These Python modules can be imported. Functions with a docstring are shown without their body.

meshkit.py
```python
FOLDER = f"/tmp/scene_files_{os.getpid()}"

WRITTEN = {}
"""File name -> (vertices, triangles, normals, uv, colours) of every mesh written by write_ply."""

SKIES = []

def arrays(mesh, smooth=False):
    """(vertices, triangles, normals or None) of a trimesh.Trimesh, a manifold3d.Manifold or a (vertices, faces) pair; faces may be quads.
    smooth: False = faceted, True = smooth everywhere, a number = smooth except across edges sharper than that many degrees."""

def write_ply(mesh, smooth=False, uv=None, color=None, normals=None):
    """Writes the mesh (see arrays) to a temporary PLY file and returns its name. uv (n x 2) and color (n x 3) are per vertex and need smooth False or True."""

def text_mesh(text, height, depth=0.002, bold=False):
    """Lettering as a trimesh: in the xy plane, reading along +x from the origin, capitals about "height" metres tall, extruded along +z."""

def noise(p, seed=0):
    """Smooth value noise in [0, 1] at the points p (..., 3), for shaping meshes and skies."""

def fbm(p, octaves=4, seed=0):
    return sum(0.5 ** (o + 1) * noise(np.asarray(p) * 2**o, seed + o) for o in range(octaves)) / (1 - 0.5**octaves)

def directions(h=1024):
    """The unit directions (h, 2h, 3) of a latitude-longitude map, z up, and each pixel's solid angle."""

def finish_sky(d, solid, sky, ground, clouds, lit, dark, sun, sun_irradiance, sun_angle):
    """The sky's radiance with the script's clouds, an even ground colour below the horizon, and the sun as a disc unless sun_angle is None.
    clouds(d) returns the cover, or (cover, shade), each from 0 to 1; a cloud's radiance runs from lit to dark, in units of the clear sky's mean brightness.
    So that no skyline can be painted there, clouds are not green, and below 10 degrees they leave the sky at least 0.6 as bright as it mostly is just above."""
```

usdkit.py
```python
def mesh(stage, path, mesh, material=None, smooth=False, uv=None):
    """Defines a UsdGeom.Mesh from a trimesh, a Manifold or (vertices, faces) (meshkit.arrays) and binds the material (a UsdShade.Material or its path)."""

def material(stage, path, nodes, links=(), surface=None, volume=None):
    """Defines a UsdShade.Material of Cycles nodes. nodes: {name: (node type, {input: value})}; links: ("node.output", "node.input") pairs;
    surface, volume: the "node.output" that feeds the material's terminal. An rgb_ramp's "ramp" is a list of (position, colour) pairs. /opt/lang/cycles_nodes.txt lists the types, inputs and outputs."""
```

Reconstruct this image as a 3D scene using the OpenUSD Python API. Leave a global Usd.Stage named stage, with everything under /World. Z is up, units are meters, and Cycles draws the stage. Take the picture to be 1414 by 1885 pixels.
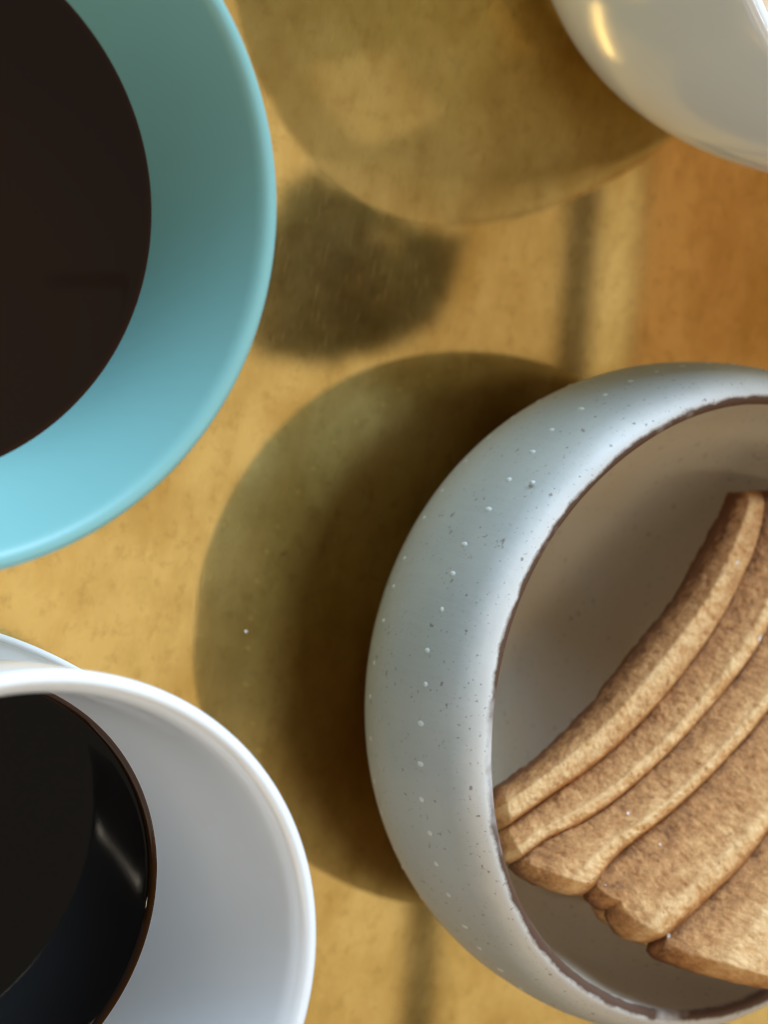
import math, random
import numpy as np, usdkit
from meshkit import fbm, noise
from scipy.interpolate import PchipInterpolator, CubicSpline
from pxr import Usd, UsdGeom, UsdLux, UsdShade, Gf, Sdf, Vt

random.seed(4); RNG = np.random.default_rng(4)
stage = Usd.Stage.CreateInMemory()
UsdGeom.SetStageUpAxis(stage, UsdGeom.Tokens.z); UsdGeom.SetStageMetersPerUnit(stage, 1.0)
UsdGeom.Xform.Define(stage, '/World'); UsdGeom.Scope.Define(stage, '/World/Looks')
A = np.array

# ------------------------------------------------------------------ camera
# phone held on its side above the table, looking 33 degrees off the vertical: "up" in the place is to the right in the picture
TH, PH, CH, FPX = 0.57066, 0.20368, 0.24736, 2974.08
d = A([0, math.sin(TH), -math.cos(TH)]); s = A([0, math.cos(TH), math.sin(TH)]); r = A([1.0, 0, 0])
ix = math.cos(PH) * s - math.sin(PH) * r; iy = math.sin(PH) * s + math.cos(PH) * r
cam = UsdGeom.Camera.Define(stage, '/World/camera')
m = Gf.Matrix4d(*ix, 0, *(-iy), 0, *(-d), 0, 0, 0, CH, 1)
cam.AddTransformOp().Set(m)
FL = 50.0
cam.CreateFocalLengthAttr(FL); cam.CreateHorizontalApertureAttr(FL * 1414 / FPX); cam.CreateVerticalApertureAttr(FL * 1885 / FPX)
cam.CreateFStopAttr(15.0); cam.CreateFocusDistanceAttr(0.240)
cam.CreateClippingRangeAttr(Gf.Vec2f(0.01, 50)); cam.CreateExposureAttr(0.0)

# ------------------------------------------------------------------ lamps
def rect(name, pos, target, w, h, inten, col, roll=0.0):
    L = UsdLux.RectLight.Define(stage, '/World/' + name)
    L.CreateWidthAttr(w); L.CreateHeightAttr(h); L.CreateIntensityAttr(inten); L.CreateColorAttr(Gf.Vec3f(*col))
    z = A(pos, float) - A(target, float); z /= np.linalg.norm(z)
    up = A([0, 1.0, 0]) if abs(z[2]) > .99 else A([0, 0, 1.0])
    x = np.cross(up, z); x /= np.linalg.norm(x); y = np.cross(z, x)
    x, y = x * math.cos(roll) + y * math.sin(roll), y * math.cos(roll) - x * math.sin(roll)
    L.AddTransformOp().Set(Gf.Matrix4d(*x, 0, *y, 0, *z, 0, *map(float, pos), 1))
    return L
def down(name, x0, x1, y0, y1, z, inten, col):
    c = ((x0 + x1) / 2, (y0 + y1) / 2)
    return rect(name, (*c, z), (*c, 0), x1 - x0, y1 - y0, inten, col)
WARM = (1.0, 0.90, 0.72)
BEAM, PX, PY = math.radians(9.4), -.375, 1.36                # the ceiling's lights lie along beams turned a little from the camera
def ceiling(name, u0, u1, v0, v1, inten, col):
    u, v = (u0 + u1) / 2, (v0 + v1) / 2; c, sn = math.cos(BEAM), math.sin(BEAM)
    p = (PX + u * c - v * sn, PY + u * sn + v * c)
    return rect(name, (*p, 1.5), (*p, 0), u1 - u0, v1 - v0, inten, col, roll=BEAM)
ceiling('skylight', -1.0, 1.9, -1.25, -.27, 0.72, WARM)
ceiling('skylight_001', .36, 1.9, -.27, -.216, 0.70, WARM)
ceiling('skylight_002', -.7, .36, -.27, -.037, 0.52, (1.0, 0.82, 0.58))
ceiling('skylight_003', -.7, .36, .021, .090, 0.66, WARM)
ceiling('skylight_004', .50, 1.9, -.162, 1.1, 0.70, WARM)
ceiling('amber_panel', -.9, .46, .10, 1.2, 0.39, (1.0, 0.55, 0.25))
rect('window', (-1.35, 0.22, 0.70), (0, 0.12, 0.05), 1.25, 0.76, 18.5, (0.55, 0.76, 1.0))
down('overhead_fill', -0.75, 0.45, -0.95, 0.05, 1.5, 0.35, (0.80, 0.90, 1.0))  # added cool fill from above, no opening known there
rect('warm_fill', (1.30, -0.40, 0.95), (0, 0.15, 0.03), 1.0, 0.8, 2.8, (1.0, 0.85, 0.66))  # added warm fill for the sides turned away from the blue window
rect('overhead_lamp', (0.176, 0.30, 1.15), (0.176, 0.30, 0), 0.035, 0.30, 45.0, (1.0, 0.90, 0.74))
rect('overhead_lamp_001', (0.40, -0.06, 1.15), (0.40, -0.06, 0), 0.014, 0.07, 110.0, (1.0, 0.88, 0.70))  # unseen small lamp added for the glints on the coffee
dome = UsdLux.DomeLight.Define(stage, '/World/room_light'); dome.CreateIntensityAttr(1.0)
amb = usdkit.material(stage, '/World/Looks/room_light', {'b': ('background_shader', {'color': (1.0, 0.9, 0.78), 'strength': 0.07})}, surface='b.background')
UsdShade.MaterialBindingAPI.Apply(dome.GetPrim()).Bind(amb)

# ------------------------------------------------------------------ helpers
COUNT = {}
def path(name, parent):
    base = (str(parent.GetPath()) if parent else '/World') + '/' + name
    k = COUNT.get(base, 0); COUNT[base] = k + 1
    return base if k == 0 else f'{base}_{k:03d}'
def obj(name, mesh, mat, parent=None, smooth=True, vary=None):
    me = usdkit.mesh(stage, path(name, parent), mesh, mat, smooth)
    for k, v in (vary or {}).items():
        UsdGeom.PrimvarsAPI(me).CreatePrimvar(k, Sdf.ValueTypeNames.FloatArray, 'vertex').Set(Vt.FloatArray.FromNumpy(np.asarray(v, np.float32)))
    return me.GetPrim()
def tag(p, label=None, cat=None, group=None, kind=None):
    for k, v in (('label', label), ('category', cat), ('group', group), ('kind', kind)):
        if v: p.SetCustomDataByKey(k, v)
    return p
def thing(name, label, cat, loc, group=None):
    x = UsdGeom.Xform.Define(stage, path(name, None)); x.AddTranslateOp().Set(Gf.Vec3d(*map(float, loc)))
    return tag(x.GetPrim(), label, cat, group)
def spin(prof, n=360, closed=True, wob=None):
    """closed surface of revolution: profile (r, z) from the underside's axis, up the outside, over the lip and down to the inside's axis"""
    prof = np.asarray(prof, float); k = len(prof)
    a = np.arange(n) / n * 2 * np.pi
    V = np.stack([prof[:, 0, None] * np.cos(a), prof[:, 0, None] * np.sin(a), np.repeat(prof[:, 1, None], n, 1)], -1)
    if wob is not None: V = wob(V)
    i, j = np.meshgrid(np.arange(k - 1), np.arange(n), indexing='ij'); j2 = (j + 1) % n
    q = np.stack([i * n + j, i * n + j2, (i + 1) * n + j2, (i + 1) * n + j], -1).reshape(-1, 4)
    return V.reshape(-1, 3), q
def resample(P, step):
    P = np.asarray(P, float); L = np.r_[0, np.cumsum(np.linalg.norm(np.diff(P, axis=0), axis=1))]
    keep = np.r_[True, np.diff(L) > 1e-9]; P, L = P[keep], L[keep]
    t = np.linspace(0, L[-1], max(4, int(L[-1] / step)))
    return np.stack([PchipInterpolator(L, P[:, k])(t) for k in (0, 1)], 1)
def tube(C, R, n=32):
    """tube along the points C with elliptical sections R = (radius along side, radius across); side = the y axis"""
    C = np.asarray(C, float); T = np.gradient(C, axis=0); T /= np.linalg.norm(T, axis=1, keepdims=True)
    side = A([0, 1.0, 0]); N = np.cross(T, side); N /= np.linalg.norm(N, axis=1, keepdims=True)
    a = np.arange(n) / n * 2 * np.pi; R = np.asarray(R)
    V = C[:, None] + R[:, 0, None, None] * np.cos(a)[None, :, None] * side + R[:, 1, None, None] * np.sin(a)[None, :, None] * N[:, None]
    k = len(C); i, j = np.meshgrid(np.arange(k - 1), np.arange(n), indexing='ij'); j2 = (j + 1) % n
    return V.reshape(-1, 3), np.stack([i * n + j, i * n + j2, (i + 1) * n + j2, (i + 1) * n + j], -1).reshape(-1, 4)
def mat(name, nodes, links, surface): return usdkit.material(stage, '/World/Looks/' + name, nodes, links, surface=surface)

# ------------------------------------------------------------------ materials
G = ('geometry', {})
def ntex(scale, detail=3, rough=.55, **k): return ('noise_texture', {'scale': scale, 'detail': detail, 'roughness': rough, **k})
def rng(a, b, c=0.0, e=1.0): return ('map_range', {'from_min': a, 'from_max': b, 'to_min': c, 'to_max': e, 'clamp': True})

# tarnished brass sheet: polished lobe, hazy micro-scratched lobe, brown flecks
brass = mat('brass', {
    'g': G, 'stretch': ('mapping', {'scale': (0.72, 1, 1)}),
    'big': ntex(34, 5, .6), 'mid': ntex(75, 5, .62), 'fine': ntex(300, 4, .65),
    'bigr': rng(.42, .62), 'midr': rng(.50, .68), 'finer': rng(.52, .68),
    'mf': ('math', {'math_type': 'multiply', 'value2': 0.42}), 'ff': ('math', {'math_type': 'multiply', 'value2': 0.30}), 'bf': ('math', {'math_type': 'multiply', 'value2': 0.5}),
    'c1': ('mix', {'color1': (0.80, 0.575, 0.215), 'color2': (0.60, 0.385, 0.115)}),
    'c2': ('mix', {'color2': (0.50, 0.32, 0.085)}),
    'c3': ('mix', {'color2': (0.40, 0.24, 0.06)}),
    'sc': ('mapping', {'scale': (1, 9, 1), 'rotation': (0, 0, .5)}), 'sn': ntex(420, 2), 'sb': ('bump', {'strength': .05, 'distance': .0003}),
    'b2': ntex(22, 4, .65), 'hz': rng(.35, .68, .08, .24), 'ls': ('mapping', {'scale': (260, 1500, 1), 'rotation': (0, 0, .35)}), 'ln': ntex(1, 1), 'lr': rng(.58, .80, 0, .10), 'hs': ('math', {'math_type': 'add'}),
    'p': ('principled_bsdf', {'metallic': 1.0, 'roughness': .055}),
    'h': ('principled_bsdf', {'metallic': 1.0, 'roughness': .34}),
    'mx': ('mix_closure', {})},
    [('g.position', 'stretch.vector'), ('stretch.vector', 'mid.vector'), ('stretch.vector', 'big.vector'), ('g.position', 'fine.vector'), ('g.position', 'sc.vector'), ('sc.vector', 'sn.vector'),
     ('big.fac', 'bigr.value'), ('mid.fac', 'midr.value'), ('fine.fac', 'finer.value'), ('midr.result', 'mf.value1'), ('finer.result', 'ff.value1'), ('bigr.result', 'c1.fac'),
     ('mf.value', 'c2.fac'), ('c1.color', 'c2.color1'), ('ff.value', 'c3.fac'), ('c2.color', 'c3.color1'),
     ('c3.color', 'p.base_color'), ('c3.color', 'h.base_color'), ('sn.fac', 'sb.height'), ('sb.normal', 'h.normal'),
     ('g.position', 'b2.vector'), ('b2.fac', 'hz.value'), ('hz.result', 'hs.value1'), ('g.position', 'ls.vector'), ('ls.vector', 'ln.vector'), ('ln.fac', 'lr.value'), ('lr.result', 'hs.value2'), ('hs.value', 'mx.fac'), ('p.BSDF', 'mx.closure1'), ('h.BSDF', 'mx.closure2')], 'mx.closure')

teal = mat('teal_glaze', {
    'g': G, 'n': ntex(45, 3), 'c': ('mix', {'color1': (0.20, 0.41, 0.385), 'color2': (0.22, 0.44, 0.41)}),
    'v': ntex(1100, 1), 'vr': rng(.80, .86, 0, .6), 'c2': ('mix', {'color2': (0.05, 0.12, 0.12)}),
    'bn': ntex(900, 2), 'b': ('bump', {'strength': .06, 'distance': .0003}),
    'p': ('principled_bsdf', {'roughness': .40, 'specular_ior_level': .45})},
    [('g.position', 'n.vector'), ('g.position', 'v.vector'), ('n.fac', 'c.fac'), ('v.fac', 'vr.value'), ('vr.result', 'c2.fac'), ('c.color', 'c2.color1'), ('c2.color', 'p.base_color'),
     ('g.position', 'bn.vector'), ('bn.fac', 'b.height'), ('b.normal', 'p.normal')], 'p.BSDF')
porcelain = mat('white_porcelain', {
    'g': G, 'n': ntex(30, 2), 'c': ('mix', {'color1': (0.84, 0.84, 0.83), 'color2': (0.86, 0.855, 0.84)}),
    'p': ('principled_bsdf', {'roughness': .14, 'specular_ior_level': .5})},
    [('g.position', 'n.vector'), ('n.fac', 'c.fac'), ('c.color', 'p.base_color')], 'p.BSDF')
def liquid(name, col, edge):
    return mat(name, {'e': ('attribute', {'attribute': 'edge'}), 'c': ('mix', {'color1': col, 'color2': edge}), 'p': ('principled_bsdf', {'roughness': .02, 'ior': 1.33, 'specular_ior_level': .26})},
        [('e.fac', 'c.fac'), ('c.color', 'p.base_color')], 'p.BSDF')
tea_m = liquid('dark_tea', (0.011, 0.0035, 0.0015), (.03, .008, .003)); coffee_m = liquid('black_coffee', (0.0016, 0.0008, 0.0006), (.11, .042, .012))
milk_m = mat('milky_coffee', {'g': G, 'n': ntex(120, 4), 'c': ('mix', {'color1': (0.62, 0.40, 0.23), 'color2': (0.74, 0.54, 0.36)}), 'p': ('principled_bsdf', {'roughness': .4})},
    [('g.position', 'n.vector'), ('n.fac', 'c.fac'), ('c.color', 'p.base_color')], 'p.BSDF')

# speckled stoneware; the primvar "lip" is the way along the profile from the top of the lip in mm (inside negative)
stone = mat('speckled_stoneware', {
    'g': G, 'lip': ('attribute', {'attribute': 'lip'}),
    'w': ntex(260, 4, .65), 'w2': ntex(45, 2), 'wm': ('math', {'math_type': 'multiply_add', 'value2': 1.8, 'value3': -.9}), 'wm2': ('math', {'math_type': 'multiply_add', 'value2': 2.4, 'value3': -1.2}),
    'a1': ('math', {'math_type': 'add'}), 'a2': ('math', {'math_type': 'add'}), 'm': rng(-12, 12),
    # glaze over the profile: inside, brown broken edge, pale lip, grey-blue body
    'r': ('rgb_ramp', {'ramp': [(0, (.47, .385, .265)), (.385, (.47, .385, .265)), (.41, (.30, .24, .19)), (.43, (.62, .56, .50)), (.49, (.70, .655, .60)), (.61, (.66, .64, .60)), (.70, (.47, .48, .46)), (.78, (.385, .40, .38)), (1, (.365, .385, .365))]}),
    # iron-brown edge of the glaze, broken up along the rim
    'e1': rng(-2.2, -1.5), 'e2': rng(0.1, 0.75, 1, 0), 'em': ('math', {'math_type': 'multiply'}), 'eb': ntex(38, 4, .65), 'ebr': rng(.33, .46, .15, 1), 'em2': ('math', {'math_type': 'multiply'}),
    'ce': ('mix', {'color2': (.105, .055, .034)}), 'xyz': ('separate_xyz', {}), 'fn': ntex(55, 3), 'fw': ('math', {'math_type': 'multiply_add', 'value2': .006, 'value3': -.003}), 'fa': ('math', {'math_type': 'add'}), 'fz': rng(.0128, .0190, 1, 0), 'cf': ('mix', {'color2': (.16, .115, .055)}), 'fl': ('math', {'math_type': 'greater_than', 'value2': -8.0}), 'fm': ('math', {'math_type': 'multiply'}),  # outer wall darkened towards the foot: shade of the underside painted in
    'sp': ntex(900, 1, .5), 'spr': rng(.70, .76, 0, .6), 'sp2': ntex(1500, 1), 'sp2r': rng(.67, .78, 0, .45),
    'cs': ('mix', {'color2': (.13, .085, .055)}), 'cs2': ('mix', {'color2': (.17, .12, .09)}),
    'bl': ntex(60, 4), 'blr': rng(.35, .7, 0, .35), 'cb': ('mix', {'color2': (.50, .48, .43)}),
    'st': ('mapping', {'scale': (1, 1, .12)}), 'bn': ntex(700, 3), 'b': ('bump', {'strength': .10, 'distance': .0005}),
    'p': ('principled_bsdf', {'roughness': .48, 'specular_ior_level': .4})},
    [('g.position', 'w.vector'), ('g.position', 'w2.vector'), ('w.fac', 'wm.value1'), ('w2.fac', 'wm2.value1'), ('lip.fac', 'a1.value1'), ('wm.value', 'a1.value2'), ('a1.value', 'a2.value1'), ('wm2.value', 'a2.value2'), ('a2.value', 'm.value'), ('m.result', 'r.fac'),
     ('a1.value', 'e1.value'), ('a1.value', 'e2.value'), ('e1.result', 'em.value1'), ('e2.result', 'em.value2'), ('g.position', 'eb.vector'), ('eb.fac', 'ebr.value'), ('em.value', 'em2.value1'), ('ebr.result', 'em2.value2'),
     ('g.position', 'bl.vector'), ('bl.fac', 'blr.value'), ('r.color', 'cb.color1'), ('blr.result', 'cb.fac'), ('cb.color', 'ce.color1'), ('em2.value', 'ce.fac'),
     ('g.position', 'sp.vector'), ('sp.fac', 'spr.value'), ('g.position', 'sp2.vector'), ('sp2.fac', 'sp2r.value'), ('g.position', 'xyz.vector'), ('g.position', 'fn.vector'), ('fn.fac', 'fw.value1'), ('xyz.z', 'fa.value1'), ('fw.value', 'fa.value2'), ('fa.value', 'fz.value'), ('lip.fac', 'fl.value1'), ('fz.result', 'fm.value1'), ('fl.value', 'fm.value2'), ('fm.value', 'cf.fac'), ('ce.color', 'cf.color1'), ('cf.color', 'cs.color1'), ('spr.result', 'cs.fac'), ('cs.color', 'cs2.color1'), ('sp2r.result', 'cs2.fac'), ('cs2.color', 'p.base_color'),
     ('g.position', 'st.vector'), ('st.vector', 'bn.vector'), ('bn.fac', 'b.height'), ('b.normal', 'p.normal')], 'p.BSDF')
dot_m = mat('white_slip', {'p': ('principled_bsdf', {'base_color': (.60, .62, .60), 'roughness': .5})}, [], 'p.BSDF')

# baked shortbread: "bake" primvar 0 pale .. 1 browned, shade of the rib faces painted in
cookie_m = mat('shortbread', {
    'g': G, 'bk': ('attribute', {'attribute': 'bake_shade'}), 'n': ntex(420, 7, .82), 'n1': ('math', {'math_type': 'multiply_add', 'value2': 1.9, 'value3': -.97}), 'a': ('math', {'math_type': 'add', 'use_clamp': True}),
    'r': ('rgb_ramp', {'ramp': [(0, (.88, .54, .25)), (.25, (.73, .395, .155)), (.55, (.53, .245, .082)), (.8, (.34, .145, .045)), (1, (.16, .055, .015))]}),
    'sp': ntex(900, 2), 'spr': rng(.66, .74, 0, .55), 'c2': ('mix', {'color2': (.24, .10, .035)}),
    'n3': ntex(700, 4, .7), 'su': ntex(520, 0), 'sur': rng(.88, .90), 'c3': ('mix', {'color2': (.85, .80, .78)}),
    'bn': ntex(2200, 5, .75), 'b': ('bump', {'strength': .7, 'distance': .0006}),
    'p': ('principled_bsdf', {'roughness': .62, 'specular_ior_level': .35, 'subsurface_weight': .12, 'subsurface_scale': .0012, 'subsurface_radius': (1, .5, .2)})},
    [('g.position', 'n.vector'), ('n.fac', 'n1.value1'), ('n1.value', 'a.value1'), ('bk.fac', 'a.value2'), ('a.value', 'r.fac'), ('r.color', 'c2.color1'), ('g.position', 'sp.vector'), ('sp.fac', 'spr.value'), ('spr.result', 'c2.fac'),
     ('g.position', 'su.vector'), ('su.fac', 'sur.value'), ('sur.result', 'c3.fac'), ('c2.color', 'c3.color1'), ('c3.color', 'p.base_color'), ('g.position', 'bn.vector'), ('bn.fac', 'b.height'), ('b.normal', 'p.normal')], 'p.BSDF')
sugar_m = mat('sugar', {'p': ('principled_bsdf', {'base_color': (.86, .83, .82), 'roughness': .2})}, [], 'p.BSDF')
leaf_m = mat('dark_leaf', {'p': ('principled_bsdf', {'base_color': (.045, .06, .018), 'roughness': .55})}, [], 'p.BSDF')
lamp_m = mat('dark_enamel', {'p': ('principled_bsdf', {'base_color': (.03, .028, .02), 'roughness': .5})}, [], 'p.BSDF')

# ------------------------------------------------------------------ the table
def slab(w, h, t, rad):
    prof = [(-1, -t)]                                     # rounded rectangle, lofted
    a = np.linspace(0, 2 * np.pi, 129)[:-1]; c, si = np.cos(a), np.sin(a)
    def ring(inset, z):
        R = .06
        x = np.sign(c) * (w / 2 - R) + (R - inset) * c; y = np.sign(si) * (h / 2 - R) + (R - inset) * si
        return np.column_stack([x, y, np.full_like(x, z)])
    rings = [ring(rad * (1 - math.cos(b)), -rad + rad * math.sin(b)) for b in np.linspace(math.pi / 2, 0, 6)] + [ring(0, -t)]
    V = np.vstack([[[0, 0, 0.0]]] + rings + [[[0, 0, -t]]]); n = 128; F = []
    for j in range(n):
        k = (j + 1) % n; F.append((0, 1 + j, 1 + k))
        for i in range(len(rings) - 1):
            p, q = 1 + i * n, 1 + (i + 1) * n
            F += [(p + j, q + j, q + k), (p + j, q + k, p + k)]
        e = 1 + (len(rings) - 1) * n
        F.append((len(V) - 1, e + k, e + j))
    V[:, :2] += (0, 0.22)
    return V, A(F)
tag(obj('tabletop', slab(.95, .8, .022, .003), brass, smooth=30), 'polished tarnished brass tabletop mirroring the cups and bowl', 'table')

# ------------------------------------------------------------------ teal cup of tea
def cup_profile(outer, inner, lip_pts, step=.0012):
    o = resample(outer, step); i = resample(inner, step)
    return np.vstack([o, lip_pts, i])
def curve(P, n=140):
    P = A(P); q = np.r_[0, np.cumsum(np.linalg.norm(np.diff(P, axis=0), axis=1))]
    return CubicSpline(q, P)(np.linspace(0, q[-1], n))
def lip_arc(po, pi, n=14):
    """round lip from the outside point po over to the inside point pi"""
    po, pi = A(po), A(pi); c = (po + pi) / 2; h = np.linalg.norm(po - pi) / 2; e = (po - pi) / (2 * h); u = A([-e[1], e[0]])
    if u[1] < 0: u = -u
    a = np.linspace(0, np.pi, n + 2)[1:-1]
    return c + h * (np.cos(a)[:, None] * e + np.sin(a)[:, None] * u)
tx, ty = -0.0255, 0.05085
t = thing('teal_cup', 'turquoise flared stoneware cup full of dark tea, upper left', 'cup', (tx, ty, 0))
outer = [(0, .0012), (.017, .0012), (.0185, 0), (.0205, 0), (.0218, .0015), (.0222, .004), (.0262, .0085), (.0320, .0200), (.0378, .0370), (.0420, .0500), (.0447, .0572)]
rim = curve([(.0447, .0572), (.0453, .0588), (.0450, .0598), (.0440, .0599), (.0424, .0582), (.0404, .0542), (.0381, .0490), (.0353, .0420)])
inner = [(.0353, .0420), (.0310, .0290), (.0245, .0125), (.0170, .0072), (.006, .0055), (0, .0055)]
obj('body', spin(cup_profile(outer, inner, rim[1:-1])), teal, t)
def surface(R, z, n=200, men=.0007):
    """a liquid's surface with a small meniscus where it climbs the wall, closed underneath"""
    return spin([(0, z - .006), (R * .93, z - .006), (R * .985, z - .002), (R + .0004, z + men), (R, z + men * .9), (R - .0003, z + men * .55), (R - .0007, z + men * .28), (R - .0012, z + men * .1), (R - .0019, z + men * .02), (R - .003, z), (R * .8, z), (R * .4, z), (0, z)], n)
def place(V, loc): return V[0] + A(loc), V[1]
def rimward(V, R, w):
    return np.clip((np.hypot(V[0][:, 0], V[0][:, 1]) - (R - w)) / w, 0, 1) ** 1.5
Q = surface(.0354, .0420, men=.0002)
tag(obj('tea', place(Q, (tx, ty, 0)), tea_m, vary={'edge': rimward(Q, .0354, .001)}), 'dark reddish brown tea filling the turquoise cup', 'tea')

# ------------------------------------------------------------------ white cup of black coffee
cx, cy = .06614, .07934
sx, sy = .1046, .0738                                     # a wide flat saucer, the cup standing off its middle
so, si = (.0762, .0142), (.0750, .0143)
tag(obj('saucer', place(spin(cup_profile([(0, .0012), (.046, .0012), (.047, 0), (.050, 0), (.051, .0014), (.064, .0055), (.0725, .0105), so], [si, (.071, .0137), (.066, .0135), (.054, .0135), (.03, .0135), (0, .0135)], lip_arc(so, si))), (sx, sy, 0)), porcelain), 'white saucer under the cup of black coffee, at the left edge', 'saucer')
t = thing('coffee_cup', 'white porcelain cup half full of black coffee standing on a saucer', 'cup', (cx, cy, 0))
outer = [(0, .0150), (.019, .0150), (.0205, .0136), (.0225, .0136), (.0235, .0150), (.0275, .0185), (.0308, .0230), (.0345, .0320), (.0374, .0460), (.0392, .0590), (.0399, .0650)]
rim = curve([(.0399, .0650), (.0402, .0668), (.0399, .0679), (.0390, .0682), (.0378, .0672), (.0368, .0640), (.0360, .0570), (.0348, .0450), (.0329, .0310)])
inner = [(.0329, .0310), (.0292, .0235), (.0225, .0190), (.010, .0175), (0, .0175)]
obj('body', spin(cup_profile(outer, inner, rim[1:-1])), porcelain, t)
Q = surface(.0331, .0310, men=.0010)
tag(obj('coffee', place(Q, (cx, cy, 0)), coffee_m, vary={'edge': rimward(Q, .0331, .0011)}), 'black coffee lying low in the white cup', 'coffee')

# ------------------------------------------------------------------ white cup at the back
wx, wy, wR, wz, wb, wn = -.1224, .1926, .0554, .0731, .0287, 1.82
t = thing('white_cup', 'white glazed cup seen from outside, upper right corner', 'cup', (wx, wy, 0))
a = np.linspace(0, np.pi / 2, 40)
wout = [(wb + (wR - wb) * math.cos(b) ** (2 / wn), wz - .0015 - (wz - .0055) * math.sin(b) ** (2 / wn)) for b in a[::-1]]
po, pi = wout[-1], (wR - .0032, wz - .0016)
win = [pi] + [(x - .0034 if x > .034 else x - .004, z + .0012 + .002 * (1 - z / wz)) for x, z in wout[::-1][3:-1]] + [(.012, .0075), (0, .0075)]
obj('body', spin(cup_profile([(0, .0012), (.024, .0012), (.0255, 0), (.0275, 0)] + wout, win, lip_arc(po, pi))), porcelain, t)
tag(obj('milky_coffee', place(surface(.0516, .0600), (wx, wy, 0)), milk_m), 'pale milky coffee inside the white cup at the upper right', 'coffee')

# ------------------------------------------------------------------ speckled bowl
bx, by = .0208, .2076
bR, bz, bB, bBz, bb, n1, n2, lw = .0535, .0506, .0601, .033, .0306, 2.69, 1.972, .0036
t = thing('speckled_bowl', 'grey speckled stoneware bowl with brown broken rim holding a shell cookie', 'bowl', (bx, by, 0))
Ro = bR + lw; a = np.linspace(0, np.pi / 2, 60)
lo = [(bb + (bB - bb) * math.cos(b) ** (2 / n2), bBz * (1 - math.sin(b) ** (2 / n2))) for b in a[::-1]]
hs = A([(bB, bBz), (.0601, .0385), (.0596, .0430), (.0586, .0466), (.0571, .0491), (.0556, .0504), (.0546, .0506), (.0537, .0501), (.0534, .0488)])
hq = np.r_[0, np.cumsum(np.linalg.norm(np.diff(hs, axis=0), axis=1))]; ht = np.linspace(0, hq[-1], 90)
hi = [tuple(p) for p in CubicSpline(hq, hs)(ht)][1:]
lo[0] = (lo[0][0], 0.0006)
binn = [hi[-1], (.0535, .0465), (.0529, .0430), (.0510, .0355), (.0465, .0275), (.0388, .0195), (.0280, .0130), (.014, .0095), (0, .009)]
Po = resample([(0, .0014), (.026, .0014), (.0275, 0), (.030, 0)] + lo + hi, .0006); Pi = resample(binn, .0009)[1:]
prof = np.vstack([Po, Pi])
L = np.r_[0, np.cumsum(np.linalg.norm(np.diff(prof, axis=0), axis=1))]; top = L[np.argmax(prof[:, 1])]
def hand(V):                                              # thrown by hand: slightly out of round, rim not quite level
    ang = np.arctan2(V[..., 1], V[..., 0]); e = .015 * np.cos(2 * (ang + 1.397)) * np.clip(V[..., 2] / .02, 0, 1)
    f = 1 + e + .0025 * np.cos(3 * ang + 1) * np.clip(V[..., 2] / .03, 0, 1)
    z = V[..., 2] + .0004 * np.cos(5 * ang) * np.clip((V[..., 2] - .035) / .015, 0, 1)
    return np.stack([V[..., 0] * f, V[..., 1] * f, z], -1)
NB = 420
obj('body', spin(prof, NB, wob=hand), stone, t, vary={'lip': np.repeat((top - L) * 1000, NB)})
def rad_at(z):
    P = A(lo + hi[:40]); k = np.argsort(P[:, 1]); return np.interp(z, P[k, 1], P[k, 0])
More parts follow.
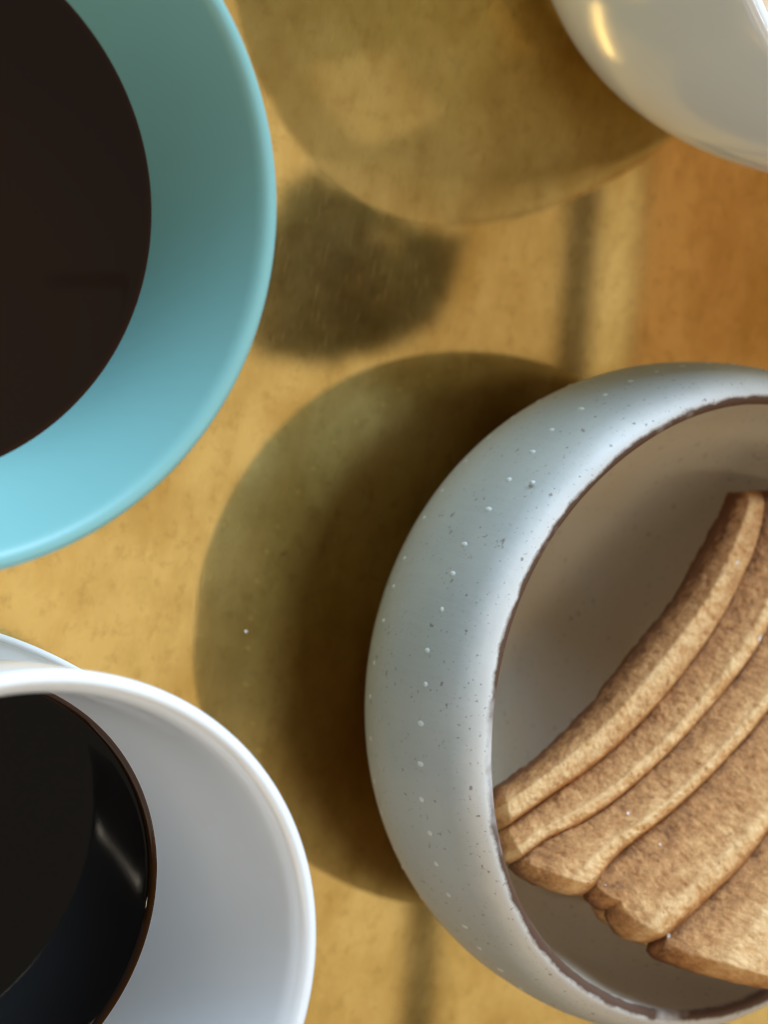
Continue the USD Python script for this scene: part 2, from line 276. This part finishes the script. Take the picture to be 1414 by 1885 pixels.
def dot(ang, z, w, h, up):
    """a flattened bead of slip on the bowl's wall"""
    r0 = rad_at(z); r1, r2 = rad_at(z - .001), rad_at(z + .001)
    c = hand(A([[r0 * math.cos(ang), r0 * math.sin(ang), z]]))[0]
    nn = A([math.cos(ang) * .002, math.sin(ang) * .002, -(r2 - r1)]); nn /= np.linalg.norm(nn)
    tt = A([-math.sin(ang), math.cos(ang), 0]); bb_ = np.cross(nn, tt)
    V = [c + nn * up * .55]; F = []
    for rr, q in ((.6, .42), (1, -.25)):
        for k in range(10):
            f = k * math.pi / 5; V.append(c + rr * (w * math.cos(f) * tt + h * math.sin(f) * bb_) + nn * up * q)
    for k in range(10):
        j = (k + 1) % 10; F += [(0, 1 + k, 1 + j), (1 + k, 11 + k, 11 + j), (1 + k, 11 + j, 1 + j)]
    return V, F
for k in range(63):
    g = math.radians(-137 + k * 360 / 63.0) + RNG.normal(0, .006)
    obj('glaze_dot', dot(g, .0392 + RNG.normal(0, .0004) + .0007 * math.cos(g + 1.2), .00052, .00074 * RNG.uniform(.7, 1.25), .00025), dot_m, t)
for k in range(58):
    g = math.radians(-123 + k * 360 / 58.0) + RNG.normal(0, .01)
    obj('glaze_dot', dot(g, .0222 + RNG.normal(0, .0005), .0005, .0007 * RNG.uniform(.7, 1.2), .00022), dot_m, t)
obj('glaze_dot', dot(math.radians(-120.2), .0452, .00045, .0006, .0003), dot_m, t)

# ------------------------------------------------------------------ ridged shell cookie (mm in the cookie's own plane)
VALLEYS = [
 [(-30.18, -48.67), (-42.05, -35.06), (-54.04, -25.42), (-67.38, -15.48), (-78.82, -9.33), (-86.23, -5.66)],
 [(-23.43, -47.56), (-29.29, -39.65), (-37.24, -29.2), (-49.74, -17.5), (-66.55, -6.38), (-78.41, -1.64), (-87.19, -0.16)],
 [(-18.16, -45.09), (-22.47, -39.53), (-26.17, -32.55), (-36.14, -20.35), (-44.41, -12.57), (-55.86, -3.37), (-64.11, 1.12), (-74.3, 3.97), (-87.12, 5.25)],
 [(-14.09, -32.02), (-19.09, -28.65), (-28.2, -17.81), (-36.08, -9.55), (-48.48, 0.86), (-60.55, 6.77), (-73.71, 9.65), (-86.52, 10.47)],
 [(-6.75, -19.92), (-14.56, -10.78), (-23.53, -2.21), (-33.44, 4.2), (-48.1, 10.57), (-68.01, 14.17), (-85.91, 15.71)],
 [(0.58, 2.56), (-16.13, 10.76), (-34.08, 16.26), (-53.55, 19.93), (-70.51, 21.01), (-84.74, 20.42)],
 [(-4.66, 19.32), (-20.49, 25.89), (-39.52, 28.68), (-59.02, 28.42), (-70.93, 26.79), (-82.02, 25.09)]]
CO = A([.0655, .2153, .060]); CN = A([-.25916053, -.43193421, .86386843]); CU = A([.95782629, 0, .28734789]); CV = A([-.12411538, .90190511, .41371794])
NT, NS = 400, 34
def along(P):
    P = A(P); Lp = np.r_[0, np.cumsum(np.linalg.norm(np.diff(P, axis=0), axis=1))]
    tt = np.linspace(0, 1, NT) ** 1.15 * Lp[-1]
    return np.stack([PchipInterpolator(Lp, P[:, k])(tt) for k in (0, 1)], 1), tt
CRV = [along(P) for P in VALLEYS]
def cookie(sd, ribs=6, flip=False):
    cols, H, B = [], [], []
    HT = [3.7, 2.7, 2.6, 3.0, 2.8, 2.8]; CR = [.46, .66, .70, .74, .45, .6]; LB = [.6, 1.0, 2.0, 2.4, 1.6, 1.6]
    for k in range(ribs):
        (a0, l0), (a1, l1) = CRV[k], CRV[k + 1]
        for j in range(NS + (k == ribs - 1)):
            q = j / NS
            p = a0 * (1 - q) + a1 * q; dist = l0 * (1 - q) + l1 * q; total = dist[-1]
            lobe = LB[k] * math.sqrt(max(0, 1 - (2 * q - 1) ** 2))
            if k == 4: lobe = 3.2 * math.sin(math.pi * q ** .42) ** .7 if 0 < q < 1 else 0
            if k == 3: lobe = 2.6 * (.45 * math.sqrt(max(0, 1 - (q / .16 - 1) ** 2)) if q < .32 else math.sqrt(max(0, 1 - ((q - .66) / .34) ** 2)))
            w = np.clip(1 - dist / 7, 0, 1)[:, None] ** 2
            dirn = p[0] - p[6]; dirn /= np.linalg.norm(dirn)
            p = p + w * lobe * dirn
            c = CR[k]
            f = float(np.interp(q, [0, .03, c - .10, c, c + .06, .90, .96, 1.0], [0, .14, .74, 1.0, .97, .74, .46, 0]))
            width = np.linalg.norm(a1 - a0, axis=1)
            h = HT[k] * f * np.clip(width / 8, .25, 1.15)
            end = np.clip(dist / 1.7, 0, 1) ** .4 * np.sqrt(np.clip((total - dist) / 4, 0, 1))
            X = (k + q) / ribs; side = min(1, math.sqrt(min(X, 1 - X) / .035)) if 0 < X < 1 else 0
            dome = 2.4 * math.sin(math.pi * min(1, .12 + X * .9)) 
            H.append((h + dome + 1.2) * end * side - 1.2 * (1 - end * side))
            edge = 1 - end * side
            face = np.interp(q, [0, c * .5, c - .05, c, c + .12, .93, .97, 1], [.78, .58, .36, .10, .08, .45, .62, .8])  # rib faces darkened, crests lightened: side light painted into the colour
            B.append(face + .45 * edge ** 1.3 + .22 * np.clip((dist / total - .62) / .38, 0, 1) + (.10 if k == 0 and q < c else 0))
            cols.append(p)
    P = A(cols); H = A(H); B = A(B); M = len(P)
    pts = np.dstack([P, H])
    nz = (fbm(pts * 1.1, 4, sd) - .5) * .55 + (fbm(pts * .35, 3, sd + 9) - .5) * .9 + (fbm(pts * 1.7, 3, sd + 5) - .5) * .42
    pits = np.clip(noise(pts * 1.5, sd + 40) - .70, 0, 1) * .8 + np.clip(noise(pts * .8, sd + 50) - .76, 0, 1) * 1.0
    H = H + nz - pits
    B = B + pits * .5
    wig = np.clip(1 - (H + 1.2) / 3.0, 0, 1)[..., None] * np.dstack([fbm(pts * .55, 3, sd + 21) - .5, fbm(pts * .55, 3, sd + 31) - .5]) * 1.1
    P = P + wig
    top = np.dstack([P, H]).reshape(-1, 3)
    ctr = P.reshape(-1, 2).mean(0)
    Bt = np.dstack([P + (ctr - P) * .07, np.minimum(H - .5, -3.6 + .9 * (H < -.5))]).reshape(-1, 3)
    i, j = np.meshgrid(np.arange(M - 1), np.arange(NT - 1), indexing='ij'); i, j = i.ravel(), j.ravel(); N = M * NT
    q = np.stack([i * NT + j, (i + 1) * NT + j, (i + 1) * NT + j + 1, i * NT + j + 1], -1)
    loop = np.r_[np.arange(M) * NT, (M - 1) * NT + np.arange(1, NT), (np.arange(M - 2, -1, -1)) * NT + NT - 1, np.arange(NT - 2, 0, -1)]
    nx = np.roll(loop, -1)
    side = np.stack([loop, loop + N, nx + N, nx], -1)
    F = np.vstack([q, (q + N)[:, ::-1], side])
    V = np.vstack([top, Bt]) / 1000
    return V, F, np.r_[B.ravel(), np.full(N, .15)], top.reshape(M, NT, 3)
V, F, bake_shade, TOP = cookie(3)
W = CO + V[:, :1] * CU + V[:, 1:2] * CV + V[:, 2:] * CN
# outward winding
v0, v1, v2 = W[F[0][0]], W[F[0][1]], W[F[0][2]]
if np.dot(np.cross(v1 - v0, v2 - v0), CN) < 0: F = F[:, ::-1]
base = CO - .045 * CU
ck = thing('shell_cookie', 'golden brown shell shaped shortbread cookie with curved ridges, in the grey bowl', 'cookie', base)
obj('biscuit', (W - base, F), cookie_m, ck, smooth=True, vary={'bake_shade': bake_shade})
V2 = V.copy(); V2[:, :2] = A([-.045, -.008]) + .82 * (V2[:, :2] - A([-.045, -.008])) + A([.0046, -.0046]); V2[:, 2] = V2[:, 2] * .5 - .0056
W2 = CO + V2[:, :1] * CU + V2[:, 1:2] * CV + V2[:, 2:] * CN
ck2 = thing('shell_cookie', 'second shortbread cookie hidden under the ridged one, only its pale edge showing', 'cookie', base)
obj('biscuit', (W2 - base, F), cookie_m, ck2, smooth=True, vary={'bake_shade': bake_shade * .6})
for k in range(9):
    i, j = RNG.integers(4, TOP.shape[0] - 4), RNG.integers(6, int(NT * .8))
    p = CO + (TOP[i, j, 0] * CU + TOP[i, j, 1] * CV + (TOP[i, j, 2] + .05) * CN) / 1000
    sz = RNG.uniform(.00007, .00014)
    a3 = RNG.normal(size=(6, 3)); O = A([[1, 0, 0], [0, 1, 0], [-1, 0, 0], [0, -1, 0], [0, 0, 1], [0, 0, -1]]) + a3 * .15
    obj('sugar_grain', (p - base + O * sz, A([(0, 1, 4), (1, 2, 4), (2, 3, 4), (3, 0, 4), (1, 0, 5), (2, 1, 5), (3, 2, 5), (0, 3, 5)])), sugar_m, ck, smooth=False)

# ------------------------------------------------------------------ unseen plant added overhead, shaped to mirror as the dark patch in the brass
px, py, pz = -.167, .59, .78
pl = thing('added_plant', 'unseen plant added overhead, mirrored as the dark green patch in the brass beside the turquoise cup', 'plant', (px, py, pz))
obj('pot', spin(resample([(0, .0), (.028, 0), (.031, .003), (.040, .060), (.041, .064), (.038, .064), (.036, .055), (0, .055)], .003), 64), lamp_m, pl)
from shapely import Polygon, Point
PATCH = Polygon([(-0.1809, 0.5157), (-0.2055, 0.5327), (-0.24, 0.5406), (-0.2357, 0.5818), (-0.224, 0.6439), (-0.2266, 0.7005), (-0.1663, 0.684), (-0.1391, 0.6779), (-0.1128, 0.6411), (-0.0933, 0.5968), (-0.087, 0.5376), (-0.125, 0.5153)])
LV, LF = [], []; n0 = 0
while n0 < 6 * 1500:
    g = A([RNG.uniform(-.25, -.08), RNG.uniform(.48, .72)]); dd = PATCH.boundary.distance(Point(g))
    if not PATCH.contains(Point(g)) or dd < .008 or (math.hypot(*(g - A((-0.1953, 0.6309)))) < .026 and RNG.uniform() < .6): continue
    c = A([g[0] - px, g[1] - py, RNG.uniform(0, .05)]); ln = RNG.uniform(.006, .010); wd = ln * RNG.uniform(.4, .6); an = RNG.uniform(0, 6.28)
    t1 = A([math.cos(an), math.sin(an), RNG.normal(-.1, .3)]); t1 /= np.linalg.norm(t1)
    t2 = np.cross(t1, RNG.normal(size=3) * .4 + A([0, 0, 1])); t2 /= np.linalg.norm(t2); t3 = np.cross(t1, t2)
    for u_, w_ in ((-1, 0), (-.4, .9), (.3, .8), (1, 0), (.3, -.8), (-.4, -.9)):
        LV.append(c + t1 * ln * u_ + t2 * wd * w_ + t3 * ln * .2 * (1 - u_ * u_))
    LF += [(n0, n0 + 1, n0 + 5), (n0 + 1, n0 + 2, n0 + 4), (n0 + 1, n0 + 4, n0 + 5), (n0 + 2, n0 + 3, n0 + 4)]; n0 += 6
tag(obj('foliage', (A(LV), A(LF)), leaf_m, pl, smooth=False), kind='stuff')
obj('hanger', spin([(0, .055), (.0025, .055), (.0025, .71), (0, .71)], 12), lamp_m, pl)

cr = A([[1, .2, .1], [-.2, 1.1, 0], [-.9, -.1, .1], [.1, -.8, 0], [.1, .1, .9], [0, 0, -.3]]) * .00035
tag(obj('crumb', (cr + A([.02523, .13569, .0001]), A([(0, 1, 4), (1, 2, 4), (2, 3, 4), (3, 0, 4), (1, 0, 5), (2, 1, 5), (3, 2, 5), (0, 3, 5)])), sugar_m, smooth=False), 'tiny pale crumb on the brass in the mirrored bowl', 'crumb')
